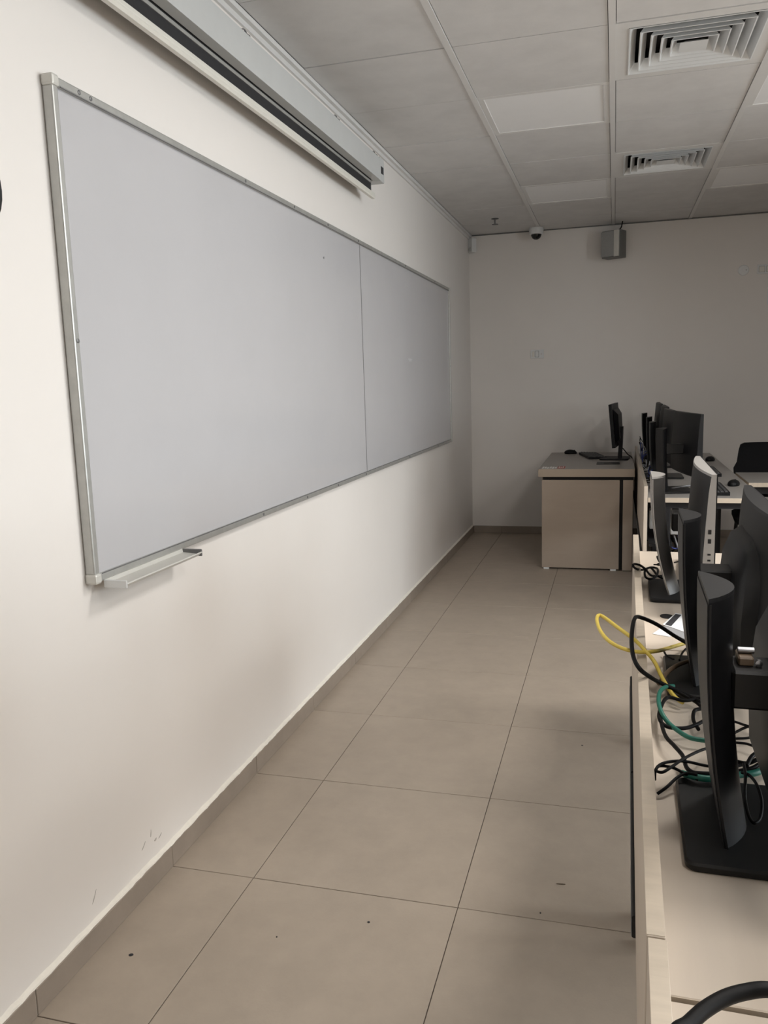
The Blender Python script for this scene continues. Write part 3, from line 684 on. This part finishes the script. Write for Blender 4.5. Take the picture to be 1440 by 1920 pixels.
CABLES = {
'yellow':[(1.399,1.619,0.765),(1.386,1.637,0.768),(1.374,1.668,0.775),(1.362,1.694,0.790),(1.349,1.725,0.810),(1.331,1.731,0.830),(1.310,1.754,0.845),(1.275,1.807,0.855),(1.239,1.876,0.860),(1.230,1.850,0.860),(1.237,1.785,0.855),(1.255,1.728,0.850),(1.283,1.710,0.840),(1.318,1.714,0.832),(1.356,1.792,0.810),(1.390,1.897,0.785),(1.419,1.966,0.772),(1.453,2.017,0.766),(1.482,2.039,0.764)],
'loop':[(1.469,1.908,0.775),(1.443,1.936,0.780),(1.402,1.910,0.810),(1.360,1.898,0.840),(1.322,1.879,0.860),(1.311,1.847,0.862),(1.305,1.778,0.855),(1.303,1.701,0.850),(1.306,1.632,0.845),(1.317,1.599,0.835),(1.338,1.627,0.810),(1.355,1.658,0.790),(1.374,1.662,0.780),(1.401,1.651,0.772),(1.433,1.619,0.768)],
'strap':[(1.457,1.868,0.775),(1.436,1.831,0.782),(1.406,1.790,0.785),(1.381,1.744,0.785),(1.363,1.698,0.780),(1.356,1.687,0.775)],
'green1':[(1.386,1.694,0.770),(1.368,1.652,0.782),(1.355,1.603,0.790),(1.350,1.554,0.790),(1.353,1.515,0.785),(1.364,1.491,0.775),(1.382,1.465,0.770),(1.399,1.450,0.767),(1.423,1.446,0.766)],
'green2':[(1.375,1.310,0.767),(1.381,1.300,0.770),(1.396,1.290,0.772),(1.413,1.289,0.772),(1.438,1.304,0.770),(1.458,1.319,0.768),(1.485,1.332,0.768),(1.509,1.355,0.768),(1.528,1.374,0.768)],
'k1':[(1.424,1.629,0.770),(1.398,1.612,0.772),(1.371,1.616,0.775),(1.355,1.558,0.778),(1.349,1.499,0.778),(1.361,1.480,0.772),(1.389,1.487,0.768),(1.411,1.505,0.768),(1.432,1.534,0.768)],
'k2':[(1.353,1.558,0.770),(1.352,1.494,0.773),(1.356,1.431,0.775),(1.367,1.396,0.775),(1.379,1.359,0.774),(1.381,1.318,0.775),(1.388,1.297,0.777),(1.402,1.295,0.777),(1.422,1.302,0.775)],
'k3':[(1.330,1.261,0.775),(1.331,1.263,0.790),(1.341,1.288,0.790),(1.363,1.313,0.785),(1.385,1.330,0.778),(1.414,1.334,0.772),(1.447,1.338,0.770),(1.480,1.360,0.772),(1.515,1.396,0.775),(1.534,1.410,0.775)],
'k4':[(1.435,1.415,0.770),(1.410,1.385,0.775),(1.378,1.326,0.785),(1.357,1.288,0.787),(1.342,1.270,0.785),(1.333,1.280,0.782),(1.339,1.291,0.785),(1.360,1.299,0.780),(1.380,1.296,0.772),(1.397,1.286,0.770)],
'k5':[(1.334,1.252,0.757),(1.348,1.261,0.765),(1.365,1.283,0.772),(1.380,1.293,0.776),(1.395,1.287,0.778)],
'k6':[(1.380,1.941,0.765),(1.386,1.907,0.762),(1.399,1.882,0.763)],
'k7':[(1.411,1.875,0.765),(1.421,1.920,0.768),(1.436,1.955,0.770),(1.455,1.974,0.770)],
'k8':[(1.384,1.662,0.775),(1.400,1.644,0.772),(1.422,1.628,0.766),(1.431,1.596,0.766),(1.417,1.580,0.766),(1.411,1.534,0.766),(1.416,1.493,0.766)],
'q1':[(1.470,1.548,0.765),(1.484,1.543,0.765),(1.505,1.522,0.767),(1.536,1.517,0.767)],
'q2':[(1.463,1.484,0.763),(1.478,1.498,0.763),(1.494,1.513,0.766),(1.507,1.515,0.770),(1.536,1.518,0.766)],
'q3':[(1.461,1.470,0.763),(1.475,1.472,0.763),(1.500,1.479,0.764),(1.508,1.494,0.766),(1.510,1.522,0.778),(1.512,1.555,0.790),(1.517,1.601,0.795)],
'q4':[(1.462,1.456,0.763),(1.473,1.455,0.763),(1.491,1.454,0.763),(1.505,1.442,0.763),(1.514,1.422,0.764),(1.524,1.398,0.764)],
'q5':[(1.451,1.371,0.768),(1.463,1.364,0.770),(1.478,1.361,0.770),(1.493,1.366,0.775),(1.518,1.396,0.775)],
'q6':[(1.446,1.328,0.768),(1.460,1.333,0.768),(1.483,1.344,0.770),(1.497,1.358,0.772),(1.515,1.372,0.774)],
'q7':[(1.471,1.319,0.785),(1.483,1.350,0.787),(1.497,1.369,0.787),(1.515,1.377,0.785)],
'q8':[(1.466,1.315,0.790),(1.463,1.275,0.790),(1.456,1.228,0.778),(1.456,1.188,0.770),(1.461,1.173,0.768),(1.471,1.187,0.770),(1.477,1.216,0.780),(1.475,1.245,0.790),(1.469,1.276,0.790),(1.460,1.290,0.787)],
'thick':[(1.311,0.588,0.900),(1.323,0.605,0.900),(1.337,0.624,0.900),(1.354,0.641,0.900),(1.371,0.652,0.900),(1.389,0.659,0.900),(1.410,0.670,0.890),(1.432,0.702,0.850),(1.454,0.754,0.790)],
'f1':[(1.425,2.658,0.762),(1.404,2.695,0.765),(1.386,2.761,0.775),(1.366,2.713,0.778),(1.364,2.632,0.775),(1.380,2.617,0.772),(1.399,2.665,0.772),(1.406,2.752,0.774),(1.386,2.765,0.776),(1.358,2.667,0.790),(1.335,2.542,0.820),(1.324,2.534,0.830),(1.328,2.557,0.832),(1.344,2.575,0.825),(1.363,2.633,0.800),(1.386,2.688,0.766),(1.431,2.707,0.763)],
'f2':[(1.429,2.845,0.765),(1.408,2.837,0.770),(1.427,2.823,0.785),(1.408,2.831,0.800),(1.412,2.799,0.790),(1.426,2.839,0.770),(1.399,2.858,0.765)],
'f3':[(1.467,2.888,0.768),(1.490,2.909,0.768),(1.511,2.903,0.768)],
}
DESC = {'yellow': ('yellow network cable looping out over the desk panel', 'yellow', .0042), 'loop': ('thick black cable looping up over the desk panel beside the yellow cable', 'rubber', .0045),
 'strap': ('short dark brown cable end curling by the yellow cable', 'brownp', .0045), 'green1': ('green network cable curving along the desk panel', 'green', .0042), 'green2': ('green network cable passing behind the black stand', 'green', .0055),
 'thick': ('thick black cable arching over the bare desk', 'rubber', .0062)}
CABLES['thick'] = [(1.36, .46, .757), (1.325, .52, .80), (1.308, .565, .87)] + CABLES['thick'] + [(1.468, .86, .757), (1.50, .95, .757), (1.56, 1.0, .757)]
LAB = {'k1': 'black cable curling round under the green cable by the desk panel', 'k2': 'black cable sweeping down beside the green cable to the black stand', 'k3': 'thin black cable hooked against the desk panel behind the big black base',
 'k4': 'thin black cable doubled back in a small eye near the desk panel', 'k5': 'loose black cable end pointing at the desk panel beside the big black base', 'k6': 'short thin black cable under the yellow cable end', 'k7': 'thin black cable rising from the middle base by the paper slip',
 'k8': 'black cable winding between the two black stands', 'q1': 'thin black cable crossing another behind the stand beside the bare desk', 'q2': 'thin black cable arching over a crossing behind the stand beside the bare desk', 'q3': 'thin black cable bent square below the mount arm',
 'q4': 'thin black cable curving away on bare desk behind the stand', 'q5': 'thicker black cable in the bundle over the green cable', 'q6': 'thicker black cable lying along the green cable behind the stand', 'q7': 'thicker black cable arched on top of the cable bundle', 'q8': 'thin black cable loop drooping onto the big black base',
 'f1': 'knotted thin black cable hanging over the panel by the silver computer', 'f2': 'small upright black cable twist beside the silver stand', 'f3': 'short thin black cable on the white power strip'}
for k, pts in CABLES.items():
    r = .0036 if k in ('k1', 'k2', 'k8', 'f1') else .0024
    if k[0] == 'q' and k in ('q5', 'q6', 'q7'): r = .0036
    lab, m, r = DESC.get(k, (LAB.get(k), 'rubber', r))
    pts = [(x, y, max(zz_, .7505+r)) for x, y, zz_ in pts]
    placed(tube(new(), pts, r, 8, 6), 'cable' if k in DESC else 'thin_cable', m, lab, 'cable', None if k in DESC else ('loose black cables by the silver computer' if k[0] == 'f' else 'tangled black cables on the near row'), 60)
# far row cables behind the screens
rnd = random.Random(3)
for n in range(9):
    y = 5.0+n*.24; pts = []
    for k in range(7):
        pts.append((1.468+rnd.uniform(-.012, .045), y+rnd.uniform(-.12, .12), .758+abs(math.sin(k*1.1+n))*rnd.uniform(.02, .20 if n > 5 else .07)))
    mt = ('rubber', 'rubber', 'blue', 'rubber', 'greycab', 'rubber', 'blue', 'greycab', 'rubber')[n]
    lab = {'rubber': 'black', 'blue': 'blue', 'greycab': 'grey'}[mt]+' cable coiled behind the far row screens'
    placed(tube(new(), pts, .003, 6, 5), 'coiled_cable', mt, lab, 'cable', lab.split()[0]+' cables behind the far row screens', 60)
for n, (x, m) in enumerate(((1.60, 'greycab'), (1.62, 'greycab'), (1.64, 'white'))):
    placed(tube(new(), [(x-.02, 4.90+n*.02, .755+.004), (x+.06, 4.86, .78), (x+.12, 4.93, .775), (x+.14, 5.02, .757)], .003, 6), 'coiled_cable', m, 'pale cable lying on the base of the turned far row computer', 'cable', 'pale cables on the turned computer', 60)
# boxes and cables under the far row
ob = thing('outlet_box', 'white outlet box hanging under the far row with two round knobs', 'outlet box', (1.622, 4.90, .475))
bxo('body', (-.040, .030, -.05, .05, .025, .085), 'white', ob, .004); bxo('lid', (-.042, .044, -.055, .055, .085, .091), 'white', ob, .002)
for z_ in (.03, .086): obj('knob', lathe(new(), [(.001, -.064), (.009, -.062), (.009, -.05)], 12, (.034, 0, z_), 'y'), 'white', ob)
bxo('hanger', (-.03, .02, -.004, .004, .09, .20), 'bmetal', ob)
ob2 = thing('wall_box', 'plain white box hanging under the far row beside its front panel', 'outlet box', (1.500, 4.96, .52))
bxo('body', (-.03, .03, -.05, .05, 0, .11), 'white', ob2, .004); bxo('hanger', (-.02, .02, -.004, .004, .11, .155), 'bmetal', ob2)
for n in range(6):
    x = 1.50+n*.035; mt = ('blue', 'rubber', 'blue', 'greycab', 'blue', 'rubber')[n]
    lab = {'blue': 'dark blue', 'rubber': 'black', 'greycab': 'grey'}[mt]+' cable hanging in a loop under the far row'
    placed(tube(new(), [(x, 4.88, .49), (x+.02, 4.84, .43), (x+.05, 4.85, .38+.02*(n % 3)), (x+.08, 4.90, .42), (x+.06, 4.96, .477)], .005, 6), 'hanging_cable', mt, lab, 'cable', lab.split(' cable')[0]+' cables under the far row', 60)
